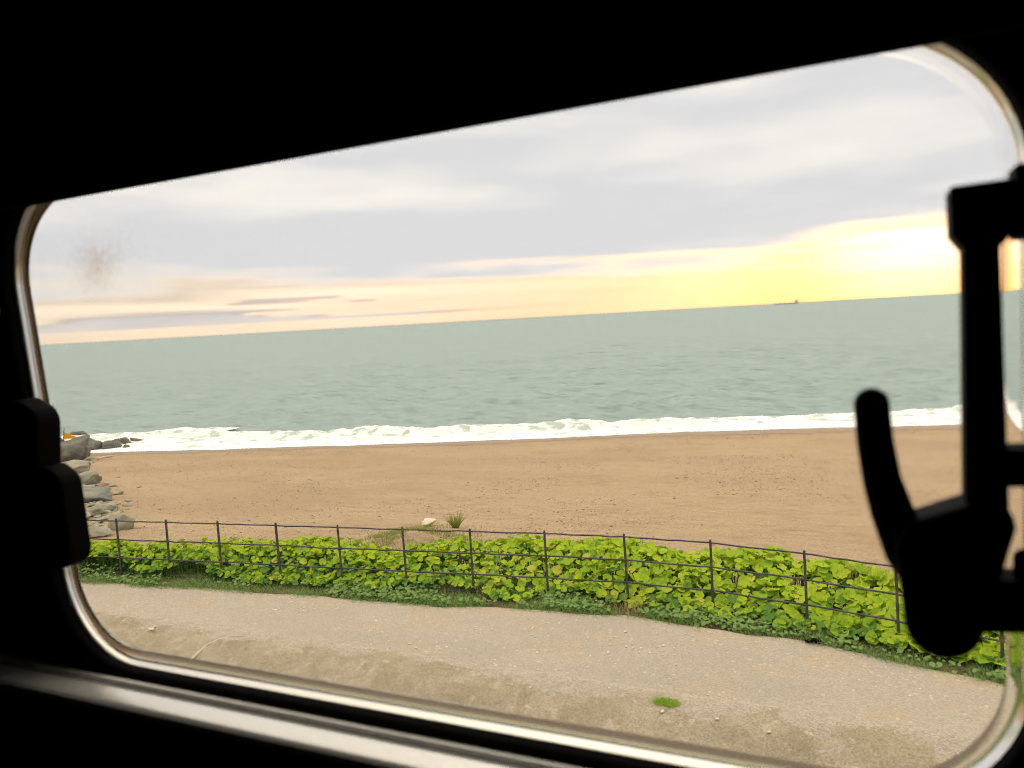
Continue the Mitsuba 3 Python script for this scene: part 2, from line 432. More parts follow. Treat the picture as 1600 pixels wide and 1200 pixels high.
uvs = np.stack([X.ravel() * 0, np.clip((V - inner) / (width - inner), 0, 1).ravel()], -1)
m = trimesh.Trimesh(vv, ff, process=False)
ids = np.unique(ff)
re = np.full(len(vv), -1)
re[ids] = np.arange(len(ids))
k = key('surf')
scene[k] = mikit.ply((vv[ids], re[ff]), 'foam', True, uv=uvs[ids])
labels[k] = {'label': 'broken white surf and foam washing along the beach', 'kind': 'stuff'}

# ------------------------------------------------------------------ carriage interior: dark shell with the window cut in its wall
TILT = None
C = np.array([0, 0, EYE])
quad = sg.Polygon([(-1.062, 0.207), (-1.002, -0.418), (0.096, -0.417), (0.094, 0.206)])
clear = quad.buffer(-0.122).buffer(0.122, quad_segs=24)            # the clear opening, rounded corners


def ring_at(off, n=260):
    g = clear.buffer(off, quad_segs=24).exterior
    g0 = clear.exterior
    out = []
    for i in range(n):                       # same angular station on every ring
        p = g0.interpolate(i / n, normalized=True)
        out.append(g.interpolate(g.project(p)).coords[0])
    return np.array(out)


def ring(profile, n=260):
    rows = []
    for off, y in profile:
        c = ring_at(off, n)
        rows.append(np.stack([c[:, 0], np.full(n, y), c[:, 1] + EYE], -1))
    R = np.array(rows + [rows[0]])
    R = np.concatenate([R, R[:, :1]], 1)
    v, f = grid(R)
    t = trimesh.Trimesh(v, f, process=False)
    t.merge_vertices()
    t.fix_normals()
    return t


hole = clear.buffer(0.009)
outer = sg.box(-2.6, -1.5, 1.3, 1.1)
panel = trimesh.creation.extrude_polygon(outer.difference(hole), 0.035, engine='earcut')
vv = np.array(panel.vertices)
panel.vertices = np.stack([vv[:, 0], 0.695 + vv[:, 2], vv[:, 1] + EYE], -1)
panel.fix_normals()
solo('carriage_wall', panel, 'wall_black', False, 'dark inner carriage wall around the window', kind='structure')
solo('compartment_ceiling', box(-2.6, 1.3, -1.6, 0.693, EYE + 1.1, EYE + 1.14), 'wall_black', False, 'dark compartment ceiling', kind='structure')
solo('compartment_floor', box(-2.6, 1.3, -1.6, 0.693, EYE - 1.54, EYE - 1.5), 'wall_black', False, 'dark compartment floor', kind='structure')
solo('compartment_wall', box(-2.6, 1.3, -1.64, -1.603, EYE - 1.497, EYE + 1.097), 'wall_black', False, 'dark back wall of the compartment', kind='structure')
solo('compartment_wall', box(-2.64, -2.603, -1.6, 0.693, EYE - 1.497, EYE + 1.097), 'wall_black', False, 'dark partition at the left end of the compartment', kind='structure')
solo('compartment_wall', box(1.303, 1.34, -1.6, 0.693, EYE - 1.497, EYE + 1.097), 'wall_black', False, 'dark partition at the right end of the compartment', kind='structure')

win = thing('carriage_window', 'wide round-cornered carriage window with bright metal rim in the dark wall', 'window')
part(win, 'frame', ring([(0.000, 0.7165), (0.0004, 0.710), (0.0012, 0.7055), (0.0028, 0.7022), (0.0050, 0.7012), (0.0060, 0.7165)]), 'chrome', 35, 'bright polished metal rim')
part(win, 'gasket', ring([(0.0042, 0.7010), (0.0046, 0.6950), (0.0070, 0.6915), (0.018, 0.6905), (0.022, 0.6945), (0.0085, 0.6945), (0.0066, 0.7010)]), 'plastic_black', 35, 'black rubber gasket around the rim')
part(win, 'seal', ring([(0.001, 0.7195), (0.000, 0.7225), (0.002, 0.7260), (0.008, 0.7260), (0.008, 0.7195)]), 'seal_brown', 35, 'brown outer sealing strip')
pane = trimesh.creation.triangulate_polygon(clear.buffer(0.005), engine='earcut')
pv = np.column_stack([pane[0][:, 0], np.full(len(pane[0]), 0.7175), pane[0][:, 1] + EYE])
pk = part(win, 'pane', (pv, pane[1]), 'glass')
bd = [(-0.0005, 0.7165), (-0.0006, 0.7150), (-0.0020, 0.7138), (-0.0060, 0.7132), (-0.0100, 0.7138), (-0.0118, 0.7152), (-0.0125, 0.7165)]
part(pk, 'moulded_edge', ring(bd), 'clear_plastic', 50, 'clear moulded bead around the edge of the pane')
n = 2300
fx, fz_ = rng.normal(0, 0.027, n), rng.normal(0, 0.0185, n)
fx = fx * (1 + 0.25 * np.sin(fz_ * 70)) + 0.15 * fz_
hexv = np.array([[math.cos(a), math.sin(a), 0] for a in np.arange(6) * math.pi / 3])
Ms = frame_mats(np.stack([-0.905 + fx, np.full(n, 0.7169), 4.6 + fz_], -1), np.tile([0, -1.0, 0], (n, 1)), rng.uniform(0, 6.28, n), rng.uniform(0.00030, 0.0006, n))
part(pk, 'smudge', stamp(hexv, np.array([[0, 1, 2], [0, 2, 3], [0, 3, 4], [0, 4, 5]]), Ms), 'smudge', label='brownish smudge of dirt grains near the left end of the pane')
for sx, sz in ((-1.070, 0.0495),):
    part(win, 'screw', tm(hull(disc((sx, sz + EYE, 0.0065), 0.687, 0.694, 16, 0.002))), 'chrome', 40)

bl = thing('roller_blind', 'dark roller blind pulled a little way down over the top of the window', 'blind')
part(bl, 'fabric', box(-1.45, 0.75, 0.668, 0.6715, EYE + 0.190, EYE + 1.05), 'cloth_black')
rows = [(0.1704, -0.9397), (0.1757, -0.2977), (0.1787, 0.0381)]
part(bl, 'hem_bar', tm(hull([ball((-1.45, 0.670, EYE + 0.1773), 0.0075, 16), ball((0.75, 0.670, EYE + 0.1905), 0.0075, 16),
                             ball((-1.45, 0.670, EYE + 0.21), 0.006, 16), ball((0.75, 0.670, EYE + 0.223), 0.006, 16)])), 'cloth_black', 40)
part(bl, 'roller_case', tm(hull([ball((x, y, EYE + z), 0.012, 14) for x in (-1.48, 0.78) for y in (0.62, 0.68) for z in (1.03, 1.08)])), 'plastic_black', 40)

# ledge under the window: thin lip, groove and a broad white rounded face
ld = thing('window_ledge', 'white ledge rail running under the window', 'ledge')


def run(profile, x0, x1):
    c = np.array(profile)
    rows = [np.stack([np.full(len(c), x), c[:, 0], c[:, 1] + EYE], -1) for x in (x0, x1)]
    v, f = grid(np.array(rows))
    a = trimesh.Trimesh(v, f, process=False)
    cap = sg.Polygon(profile)
    cv, cf = trimesh.creation.triangulate_polygon(cap, engine='earcut')
    caps = [trimesh.Trimesh(np.column_stack([np.full(len(cv), x), cv[:, 0], cv[:, 1] + EYE]), cf, process=False) for x in (x0, x1)]
    return merge([a] + caps)


part(ld, 'lip', run([(0.694, -0.4338), (0.688, -0.4318), (0.681, -0.4318), (0.6795, -0.436), (0.694, -0.447), (0.694, -0.4338)], -1.16, 0.9), 'ledge_white', 40)
part(ld, 'groove', run([(0.6798, -0.437), (0.671, -0.4365), (0.671, -0.452), (0.694, -0.452), (0.694, -0.4475), (0.6798, -0.437)], -1.16, 0.9), 'ledge_grey', 40)
part(ld, 'face', run([(0.6715, -0.4375), (0.6700, -0.4352), (0.6600, -0.4362), (0.6490, -0.4384), (0.6440, -0.4402), (0.6418, -0.4430), (0.6435, -0.4470),
                      (0.650, -0.456), (0.6708, -0.456), (0.6715, -0.4375)], -1.16, 0.9), 'ledge_metal', 40)

# latch at the left end of the window
la = thing('window_latch', 'chunky black latch block at the left edge of the window', 'latch')
up_ = [(-1.0206, -0.0937, 0.0257), (-1.0037, -0.1005, 0.0254), (-1.0138, -0.1646, 0.027), (-1.0477, -0.1656, 0.0317)]
lo_ = [(-0.9732, -0.1795, 0.0212), (-0.9593, -0.1858, 0.0198), (-0.9588, -0.2655, 0.0249), (-0.9833, -0.2715, 0.0216), (-1.0522, -0.2756, 0.0241)]
part(la, 'catch', tm(hull(sum([disc((x, z + EYE, r_), 0.664, 0.70, 24) for x, z, r_ in up_], []))), 'plastic_black', 40)
part(la, 'handle', tm(hull(sum([disc((x, z + EYE + 0.006, r_), 0.660, 0.693, 24) for x, z, r_ in lo_], []))), 'plastic_black', 40)
part(la, 'base', tm(slab([(-1.13, -0.085 + EYE), (-1.035, -0.09 + EYE), (-1.005, -0.285 + EYE), (-1.13, -0.285 + EYE)], 0.674, 0.6945)), 'plastic_black', 40)

# coat hook at the right end
hk = thing('coat_hook', 'large black coat hook with upturned prong hanging at the right of the window', 'hook')
Y0, Y1 = 0.505, 0.535
prong = [(-0.0076, -0.0628, 0.0099), (-0.0062, -0.0851, 0.0103), (-0.0028, -0.1083, 0.0108), (0.0024, -0.1274, 0.0121), (0.0109, -0.1502, 0.0137), (0.0225, -0.1648, 0.0160)]
chain = [hull([ball((x, 0.52, z + EYE), r_, 36), ball((x2, 0.52, z2 + EYE), r2, 36)]) for (x, z, r_), (x2, z2, r2) in zip(prong[:-1], prong[1:])]
part(hk, 'prong', tm(m3.Manifold.batch_boolean(chain, m3.OpType.Add)), 'plastic_black', 40)
body = [(0.0279, -0.1883, 0.0201), (0.0228, -0.1455, 0.0194), (0.0490, -0.1295, 0.0146)]
part(hk, 'body', tm(hull(sum([disc((x, z + EYE, r_), Y0 - .004, Y1 + .004) for x, z, r_ in body], []))), 'plastic_black', 40)
lift = lambda pts: [(x, z + EYE) for x, z in pts]
part(hk, 'stem', tm(slab(lift([(0.0397, 0.030), (0.0575, 0.030), (0.0612, -0.1350), (0.0395, -0.1350)]), Y0, Y1)), 'plastic_black', 40)
part(hk, 'bracket', tm(slab(lift([(0.0334, 0.058), (0.0635, 0.059), (0.0655, 0.0339), (0.0577, 0.0240), (0.0397, 0.0240), (0.034, 0.032)]), Y0 - .003, Y1 + .003, 0.002)), 'plastic_black', 40)
part(hk, 'arm', tm(slab(lift([(0.0640, 0.0665), (0.128, 0.070), (0.128, 0.0265), (0.0645, 0.0274)]), Y0, Y1, 0.002)), 'plastic_black', 40)
part(hk, 'arm', tm(slab(lift([(0.054, -0.0869), (0.128, -0.0855), (0.128, -0.105), (0.0539, -0.1082)]), Y0, Y1)), 'plastic_black', 40)
part(hk, 'arm', tm(slab(lift([(0.0480, -0.1610), (0.0640, -0.1640), (0.128, -0.158), (0.128, -0.183), (0.0437, -0.1923)]), Y0, Y1, 0.003)), 'plastic_black', 40)
part(hk, 'peg', tm(hull([ball((x, 0.52, z + EYE), r_, 24) for x, z, r_ in ((0.0692, -0.1508, 0.0056), (0.0692, -0.172, 0.0056))])), 'plastic_black', 40)
part(hk, 'mounting_plate', tm(slab(lift([(0.126, 0.11), (0.150, 0.11), (0.150, -0.22), (0.126, -0.22)]), Y0 - 0.01, 0.6945)), 'plastic_black', 40)

# ------------------------------------------------------------------ iron fence
fe = thing('iron_fence', 'dark iron railing with slim posts and four thin rails along the green bank', 'fence')
postx = [-17.2, -15.9, -14.7] + list(FX[1:13]) + [1.2, 2.3, 3.4]
lean = rng.normal(0, 0.012, len(postx))
rails_at = (1.065, 0.70, 0.345, 0.045)
pr_ = []
for i, x in enumerate(postx):
    y = float(fence_y(x))
    w_ = 0.034 if x > -9 else 0.044
    lx = lean[i] - (0.02 if x > -11 else 0)
    b0 = (x, y, -0.25)
    hb = lambda t: (x + lx * (1 - t) * -1.0, y, t)
    top = 1.10
    shp = hull([m3.Manifold.cube((w_ * 1.1, 0.016, 0.02), True).translate((x - lx, y, -0.25)), m3.Manifold.cube((w_, 0.016, 0.02), True).translate((x, y, top - 0.02)),
                ball((x, y, top), w_ * 0.45, 12)])
    collars = [hull([ball((x - lx * (1 - zz / 1.1) - 0.014, y, zz), 0.014, 10), ball((x - lx * (1 - zz / 1.1) + 0.014, y, zz), 0.014, 10)]) for zz in rails_at[:3]]
    part(fe, 'post', tm(m3.Manifold.batch_boolean([shp] + collars, m3.OpType.Add)), 'iron', 40)
    pr_.append([(x - lx * (1 - zz / 1.1), y, zz) for zz in rails_at])
pr_ = np.array(pr_)
for j in range(4):
    pts = []
    for i in range(len(postx) - 1):
        for t in np.linspace(0, 1, 7)[:-1]:
            p = pr_[i, j] * (1 - t) + pr_[i + 1, j] * t
            p = p + np.array([0, 0, -0.012 * math.sin(math.pi * t) * (0.4 + rng.random() * 0.2) + (0.004 * rng.normal() if 0 < t < 1 else 0)])
            pts.append(p)
    pts.append(pr_[-1, j])
    part(fe, 'rail', tube(pts, 0.0135 if j else 0.0125, 8), 'iron', 60)

# ------------------------------------------------------------------ green bank of large round leaves
def leaf_mesh(seed, n=12):
    q = np.random.default_rng(seed)
    a = np.linspace(0.16, 2 * np.pi - 0.16, n) + np.pi / 2 * 0
    rim = 1.0 + 0.07 * q.normal(size=n)
    rim[[0, -1]] *= 0.82
    zr = 0.20 + 0.13 * np.sin(a * 3 + q.random() * 6) + 0.05 * q.normal(size=n)
    outer_ = np.stack([rim * np.cos(a), rim * np.sin(a) * 1.04, zr], -1)
    midr = np.stack([0.55 * np.cos(a), 0.55 * np.sin(a), 0.02 + 0.3 * zr * 0.4], -1)
    v = np.vstack([[[0.08, 0, 0]], midr, outer_])
    f = []
    for i in range(n - 1):
        f += [[0, 1 + i, 2 + i], [1 + i, 1 + n + i, 2 + n + i], [1 + i, 2 + n + i, 2 + i]]
    return v, np.array(f)


LV = [leaf_mesh(s_) for s_ in range(5)]
mats_ = ['leaf_lime', 'leaf_lime', 'leaf_green', 'leaf_lime', 'leaf_deep']


def canopy(x, y):
    """top of the leaves above the path level"""
    vy, by = np.interp(x, VX, VY), back_y(x)
    u = np.clip((y - vy) / (by - vy), 0, 1.2)
    hm = 0.43 + 0.22 * (meshkit.fbm(np.stack([x * 0.8, y * 0.8, 0 * x], -1), 3, 21) - 0.5)
    cl = 0.22 * (meshkit.noise(np.stack([x * 2.3, y * 2.3, 0 * x], -1), 22) - 0.5)
    return 0.05 + (hm + cl) * sst(0.03, 0.70, u) - 0.25 * sst(0.95, 1.15, u)


lx_, ly_ = [], []
N = 27000
x = rng.uniform(-17.5, 3.5, N)
u = rng.random(N) ** 0.9
vy, by = np.interp(x, VX, VY), back_y(x)
front = 0.22 + 0.42 * meshkit.noise(np.stack([x * 1.1, 0 * x, 0 * x], -1), 40) + 0.12 * sst(-9.5, -12.5, x)
y = vy + front + (by - vy - front + 0.35) * u
dens = 0.50 + 0.65 * meshkit.noise(np.stack([x * 1.6, y * 1.6, 0 * x], -1), 41)
ok = rng.random(N) < dens * 0.62
x, y, u = x[ok], y[ok], u[ok]
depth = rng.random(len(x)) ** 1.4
z = canopy(x, y) - 0.34 * depth * sst(0.0, 0.3, u)
z = np.maximum(z, land(x, y) + 0.05)
e = 0.15
gx = (canopy(x + e, y) - canopy(x - e, y)) / (2 * e)
gy = (canopy(x, y + e) - canopy(x, y - e)) / (2 * e)
nrm = np.stack([-gx * 0.7 + rng.normal(0, 0.42, len(x)), -gy * 0.7 - 0.12 + rng.normal(0, 0.42, len(x)), np.ones(len(x))], -1)
size = rng.uniform(0.034, 0.086, len(x)) * (0.85 + 0.35 * sst(-8, 0, x))
M = frame_mats(np.stack([x, y, z], -1), nrm, rng.uniform(0, 6.283, len(x)), size)
shape = rng.integers(0, 5, len(x))
tone = np.array([1, 1, 1, 2, 0])[rng.integers(0, 5, len(x))]
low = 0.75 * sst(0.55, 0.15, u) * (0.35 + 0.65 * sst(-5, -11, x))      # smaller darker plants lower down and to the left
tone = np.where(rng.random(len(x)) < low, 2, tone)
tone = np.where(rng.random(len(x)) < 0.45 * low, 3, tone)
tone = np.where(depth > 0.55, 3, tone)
tone = np.where(rng.random(len(x)) < 0.03, 4, tone)
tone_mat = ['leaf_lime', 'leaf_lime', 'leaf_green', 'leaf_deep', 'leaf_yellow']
bank = thing('leafy_bank', 'thick bank of bright green large round leaves growing through the iron fence', 'plants')
dist = np.sqrt(x ** 2 + y ** 2 + (EYE - z) ** 2)
score = np.where((depth < 0.35) & (x > -14) & (x < 1.6), size / dist, 0)
top300 = np.argsort(-score)[:300]
is_part = np.zeros(len(x), bool)
is_part[top300] = True
proto = {}
for i in top300:
    kk = (shape[i], tone_mat[tone[i]])
    if kk not in proto:
        proto[kk] = mikit.ply(LV[kk[0]], kk[1], True)
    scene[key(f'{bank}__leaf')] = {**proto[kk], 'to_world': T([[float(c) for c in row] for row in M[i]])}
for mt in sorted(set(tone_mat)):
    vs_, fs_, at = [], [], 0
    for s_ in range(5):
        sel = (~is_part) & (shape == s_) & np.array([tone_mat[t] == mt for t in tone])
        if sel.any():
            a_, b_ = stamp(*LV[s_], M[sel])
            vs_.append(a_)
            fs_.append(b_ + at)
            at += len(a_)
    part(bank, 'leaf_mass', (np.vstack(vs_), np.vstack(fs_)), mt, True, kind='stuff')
# stems of the leaves
sel = rng.random(len(x)) < 0.6
sb = np.stack([x[sel], y[sel], z[sel]], -1)
foot = sb.copy()
foot[:, :2] += rng.normal(0, 0.05, (len(sb), 2))
foot[:, 2] = land(foot[:, 0], foot[:, 1])
d_ = foot - sb
sv = np.array([[-1, 0, 0], [1, 0, 0], [-1, 0, 1], [1, 0, 1], [0, -1, 0], [0, 1, 0], [0, -1, 1], [0, 1, 1.0]])
sf = np.array([[0, 1, 3], [0, 3, 2], [4, 5, 7], [4, 7, 6]])
L = np.linalg.norm(d_, axis=1)
SM = frame_mats(sb, d_, np.zeros(len(sb)), np.stack([0.004 + 0 * L, 0.004 + 0 * L, L], -1))
part(bank, 'stem_mass', stamp(sv, sf, SM), 'leaf_deep', False, kind='stuff')

# soil under it is the land sheet; a dark litter sheet just above it
xs = np.arange(-18, 6, 0.15)
rows = []
for k in np.linspace(0, 1, 14):
    yy = np.interp(xs, VX, VY) + 0.02 + (back_y(xs) - np.interp(xs, VX, VY) + 0.5 + 0.25 * np.sin(xs * 2.1)) * k
    rows.append(np.stack([xs, yy, land(xs, yy) + 0.02 + 0.01 * rng.random(len(xs))], -1))
solo('soil', grid(np.array(rows)), 'soil', True, 'dark damp soil under the leaves along the fence', kind='structure')


def blades(pos, h, mat_dirs, wid):
    n = len(pos)
    a = rng.uniform(0, 6.283, n)
    side = np.stack([np.cos(a), np.sin(a), 0 * a], -1) * wid[:, None]
    ld_ = mat_dirs
    p0, p1 = pos - side, pos + side
    m0 = pos + ld_ * h[:, None] * 0.5 + np.array([0, 0, 1]) * h[:, None] * 0.55
    t_ = pos + ld_ * h[:, None] * 1.1 + np.array([0, 0, 1]) * h[:, None] * 0.9
    v = np.stack([p0, p1, m0 - side * 0.7, m0 + side * 0.7, t_], 1).reshape(-1, 3)
    f = np.array([[0, 1, 3], [0, 3, 2], [2, 3, 4]])
    return v, (f[None] + (np.arange(n) * 5)[:, None, None]).reshape(-1, 3)


def tuft(x, y, z, h, wid=0.006, spread=0.5):
    n = len(x)
    dirs = np.stack([rng.normal(0, spread, n), rng.normal(0, spread, n), 0 * x], -1)
    return blades(np.stack([x, y, z], -1), h, dirs, np.full(n, wid))


# verge grass
n = 34000
x = rng.uniform(-17, 4, n)
vy = verge_y(x)
wv = 0.65 + 0.45 * meshkit.noise(np.stack([x * 0.9, 0 * x, 0 * x], -1), 50)
y = vy + 0.02 + wv * rng.random(n) ** 1.4 - 0.03
dn = meshkit.fbm(np.stack([x * 1.4, y * 2, 0 * x], -1), 3, 51)
ok = rng.random(n) < sst(0.16, 0.38, dn)
x, y = x[ok], y[ok]
hh = rng.uniform(0.04, 0.13, len(x)) * (0.7 + 0.9 * meshkit.noise(np.stack([x * 2, y * 2, 0 * x], -1), 52))
solo('verge_grass', tuft(x, y, land(x, y) - 0.01, hh, 0.005), 'grass_green', False, 'short dark green grass along the edge of the path', kind='stuff', cat='grass')
# low broad weeds among the grass
n = 15000
x = rng.uniform(-17, 3.5, n)
y = verge_y(x) + 0.10 + (0.65 + 0.45 * sst(-7, -11, x)) * rng.random(n)
ok = rng.random(n) < sst(0.35, 0.6, meshkit.fbm(np.stack([x * 1.1, y * 1.6, 0 * x], -1), 3, 55))
x, y = x[ok], y[ok]
Mw = frame_mats(np.stack([x, y, land(x, y) + rng.uniform(0.02, 0.12, len(x)) + (0.08 + 0.24 * sst(-6, -10, x)) * rng.random(len(x)) * np.clip((y - verge_y(x) - 0.2) / 0.8, 0, 1)], -1), np.stack([rng.normal(0, .4, len(x)), rng.normal(-.15, .4, len(x)), 1 + 0 * x], -1),
                rng.uniform(0, 6.28, len(x)), rng.uniform(0.015, 0.04, len(x)))
solo('verge_weeds', stamp(*leaf_mesh(9, 8), Mw), 'grass_green', True, 'low leafy weeds at the foot of the bank', kind='stuff', cat='weeds')
# dry straw among the green
spots = [(-3.55, 11.35, 0.35, 0.35), (-0.35, 12.5, 0.4, 0.55), (0.0, 12.3, 0.35, 0.5), (-10.6, 10.65, 0.25, 0.14), (-6.0, 11.5, 0.2, 0.3), (-4.4, 10.98, 0.35, 0.1), (-1.0, 11.3, 0.3, 0.2), (1.1, 11.2, 0.3, 0.3)]
xx, yy, hh = [], [], []
for sx, sy, sp_, sh in spots:
    n = 90
    xx.append(rng.normal(sx, sp_ * 0.5, n))
    yy.append(rng.normal(sy, 0.12, n))
    hh.append(sh * rng.uniform(0.5, 1.1, n))
xx, yy, hh = map(np.concatenate, (xx, yy, hh))
zb_ = np.maximum(land(xx, yy), canopy(xx, yy) - 0.25)
solo('dry_grass', tuft(xx, yy, zb_, hh, 0.004, 0.3), 'straw', False, 'pale dry grass stalks standing among the green leaves', kind='stuff', cat='dry grass')
# olive grass on the hump behind the fence
n = 4200
x = rng.normal(-10.3, 0.85, n)
y = rng.normal(15.8, 0.9, n)
ok = rng.random(n) < sst(0.3, 0.55, meshkit.fbm(np.stack([x * 1.5, y * 1.5, 0 * x], -1), 3, 60))
x, y = x[ok], y[ok]
solo('hump_grass', tuft(x, y, land(x, y) - 0.01, rng.uniform(0.05, 0.15, len(x)), 0.007), 'grass_olive', False, 'olive grass on a low sandy hump behind the fence', kind='stuff', cat='grass')
# spiky tuft
n = 70
a = rng.uniform(0, 6.283, n)
sp_ = rng.uniform(0.15, 0.85, n)
pos = np.stack([-10.08 + 0.06 * np.cos(a), 17.7 + 0.06 * np.sin(a), land(np.full(n, -10.08), np.full(n, 17.7)) + 0 * a], -1)
solo('spiky_grass', blades(pos, rng.uniform(0.28, 0.5, n), np.stack([np.cos(a) * sp_, np.sin(a) * sp_, 0 * a], -1), np.full(n, 0.014)), 'grass_olive', False,
     'spiky tuft of long grass standing on the sand just behind the fence', 'grass tuft')
# weed on the near edge of the path
n = 420
a = rng.uniform(0, 6.283, n)
rr_ = 0.13 * np.sqrt(rng.random(n))
wx_, wy_ = -2.34 + rr_ * np.cos(a) * 1.1, 8.70 + rr_ * np.sin(a) * 0.7
solo('weed_tuft', tuft(wx_, wy_, 0.0 * wx_, rng.uniform(0.03, 0.08, n), 0.006, 0.6), 'leaf_green', False, 'small green weed growing on the near edge of the path', 'weed')

# ------------------------------------------------------------------ stones, rocks and small things
def stone(r, seed, sub=2, rough=0.35, flat=0.7):
    q = np.random.default_rng(seed)
    p = q.normal(size=(15, 3))
    p /= np.linalg.norm(p, axis=1, keepdims=True)
    p *= q.uniform(0.75, 1.1, (15, 1))
    h_ = trimesh.convex.convex_hull(p)
    for _ in range(sub):
        h_ = h_.subdivide()
    h_ = trimesh.Trimesh(h_.vertices, h_.faces)
    if sub > 1:
        trimesh.smoothing.filter_laplacian(h_, iterations=1)
    v = np.array(h_.vertices)
    nn = v / np.linalg.norm(v, axis=1, keepdims=True)
    v = v + nn * rough * (meshkit.fbm(v * 1.7 + seed * 3.1, 4, seed) - 0.5)[:, None]
    return trimesh.Trimesh(v * np.array([1, 1, flat]) * r, h_.faces, process=False)


def put(name, label, cat, x, y, r, seed, mat, flat=0.7, sink=0.25, base=None, sx=1.0, rot=0.0, group=None):
    m_ = stone(r, seed, 3 if r > 0.3 else 2, flat=flat)
    m_.apply_scale([sx, 1, 1])
    m_.apply_transform(trimesh.transformations.rotation_matrix(rot, [0, 0, 1]))
    zb__ = float(land(np.array(x), np.array(y))) if base is None else base
    m_.apply_translation([x, y, zb__ + r * flat * (1 - 2 * sink)])
    return solo(name, m_, mat, 40, label, cat, group=group)


def boulder(label, mat, x, y, z, w, h, seed):
    m_ = stone(1.0, seed, 3, flat=1.0, rough=0.5)
    v_ = np.array(m_.vertices)
    v_ = (v_ - v_.min(0)) / np.ptp(v_, axis=0) - np.array([0.5, 0.5, 0.25])
    a = math.atan2(x, y)                     # broad side along the beach, as they lie
    v_ = v_ * np.array([w, 0.85 * w, h * 1.25])
    away = np.array([math.sin(a), math.cos(a)])
    m_.vertices = np.column_stack([x + v_[:, 0] * math.cos(a) + (v_[:, 1] + 0.38 * w) * away[0], y - v_[:, 0] * math.sin(a) + (v_[:, 1] + 0.38 * w) * away[1], v_[:, 2] + z])
    m_.fix_normals()
    solo('boulder', m_, mat, 32, label, 'rock')


B = [('largest dark boulder beside the window latch, below the orange flag', 'rock_dark', -42.91, 30.86, -2.38, 2.5, 1.5),
     ('dark boulder at the far left, behind the largest one', 'rock_dark', -53.07, 37.28, -3.11, 1.8, 1.17),
     ('low dark rock alone in the surf beyond the others', 'rock_dark', -59.2, 43.6, -3.2, 1.4, 0.65),
     ('humped dark boulder in the middle of the row at the water edge', 'rock_dark', -50.93, 38.86, -3.2, 1.6, 1.0),
     ('smooth dark boulder right of the humped one at the water edge', 'rock_dark', -50.1, 39.4, -3.2, 1.35, 0.7),
     ('long dark rock near the right tip of the row in the foam', 'rock_dark', -50.8, 41.0, -3.15, 1.45, 0.55),
     ('small dark rock at the foot of the row tip', 'rock_dark', -49.17, 39.85, -3.15, 0.5, 0.3),
     ('half drowned flat rock right of the row, washed by foam', 'rock_dark', -50.67, 42.17, -3.12, 1.2, 0.36),
     ('brownish rock between the largest boulder and the humped boulder', 'rock_dark', -46.81, 34.68, -2.78, 0.95, 0.72),
     ('small dark stone lying alone on the sand below the boulders', 'rock_dark', -38.7, 28.83, -2.14, 0.42, 0.32),
     ('wide pale rock slab below the dark boulders', 'rock_pale', -35.43, 25.55, -1.81, 1.65, 0.7),
     ('mossy pale boulder halfway up the rock pile', 'rock_pale', -30.62, 22.84, -1.52, 1.05, 0.62),
     ('pinkish red rock in the middle of the pile', 'rock_pink', -28.27, 21.71, -1.40, 0.55, 0.33),
     ('blue grey flat rock just below the pinkish one', 'rock_blue', -25.59, 19.28, -1.18, 1.1, 0.48),
     ('small pale rock at the right corner of the pile', 'rock_pale', -26.58, 20.97, -1.32, 0.42, 0.17),
     ('pale green rock just behind the leftmost fence post', 'rock_pale', -19.48, 15.38, -0.81, 0.72, 0.50),
     ('pale flat rock left of the leftmost fence post', 'rock_pale', -19.25, 14.53, -0.74, 0.64, 0.32),
     ('low yellowish rock half buried below the blue grey one', 'rock_pale', -22.64, 16.91, -0.96, 0.8, 0.34),
     ('greyish rock at the latch side of the pile', 'rock_blue', -27.59, 20.27, -1.28, 0.75, 0.4),
     ('thin sandy rock low on the right side of the pile', 'rock_pale', -23.12, 17.9, -1.04, 0.58, 0.22)]
for i, (lb, mt, x, y, zz, w_, h_) in enumerate(B):
    boulder(lb, mt, x, y, zz, w_, h_, 100 + i)
# rubble and pebbles between the boulders
vs_, fs_, at = [], [], 0
cl = [np.array(stone(1.0, 300 + k, 0).vertices) for k in range(4)], [np.array(stone(1.0, 300 + k, 0).faces) for k in range(4)]
n = 420
t = rng.random(n)
cx, cy = np.interp(t, [0, .35, .6, 1], [-46, -36, -28.5, -19.8]), np.interp(t, [0, .35, .6, 1], [33.5, 25.8, 20.8, 14.8])
x, y = cx + rng.normal(0, 0.7, n), cy + rng.normal(0, 0.5, n)
r_ = rng.lognormal(-2.3, 0.45, n)
Mr = frame_mats(np.stack([x, y, land(x, y) + 0.2 * r_], -1), np.stack([rng.normal(0, .2, n), rng.normal(0, .2, n), 1 + 0 * x], -1), rng.uniform(0, 6.28, n), np.stack([r_ * 1.3, r_, r_ * 0.6], -1))
for k in range(4):
    a_, b_ = stamp(cl[0][k], cl[1][k], Mr[k::4])
    vs_.append(a_)
    fs_.append(b_ + at)
    at += len(a_)
solo('rock_rubble', (np.vstack(vs_), np.vstack(fs_)), 'rock_pale', False, 'loose pale rubble scattered between the boulders at the left of the beach', kind='stuff', cat='rubble')

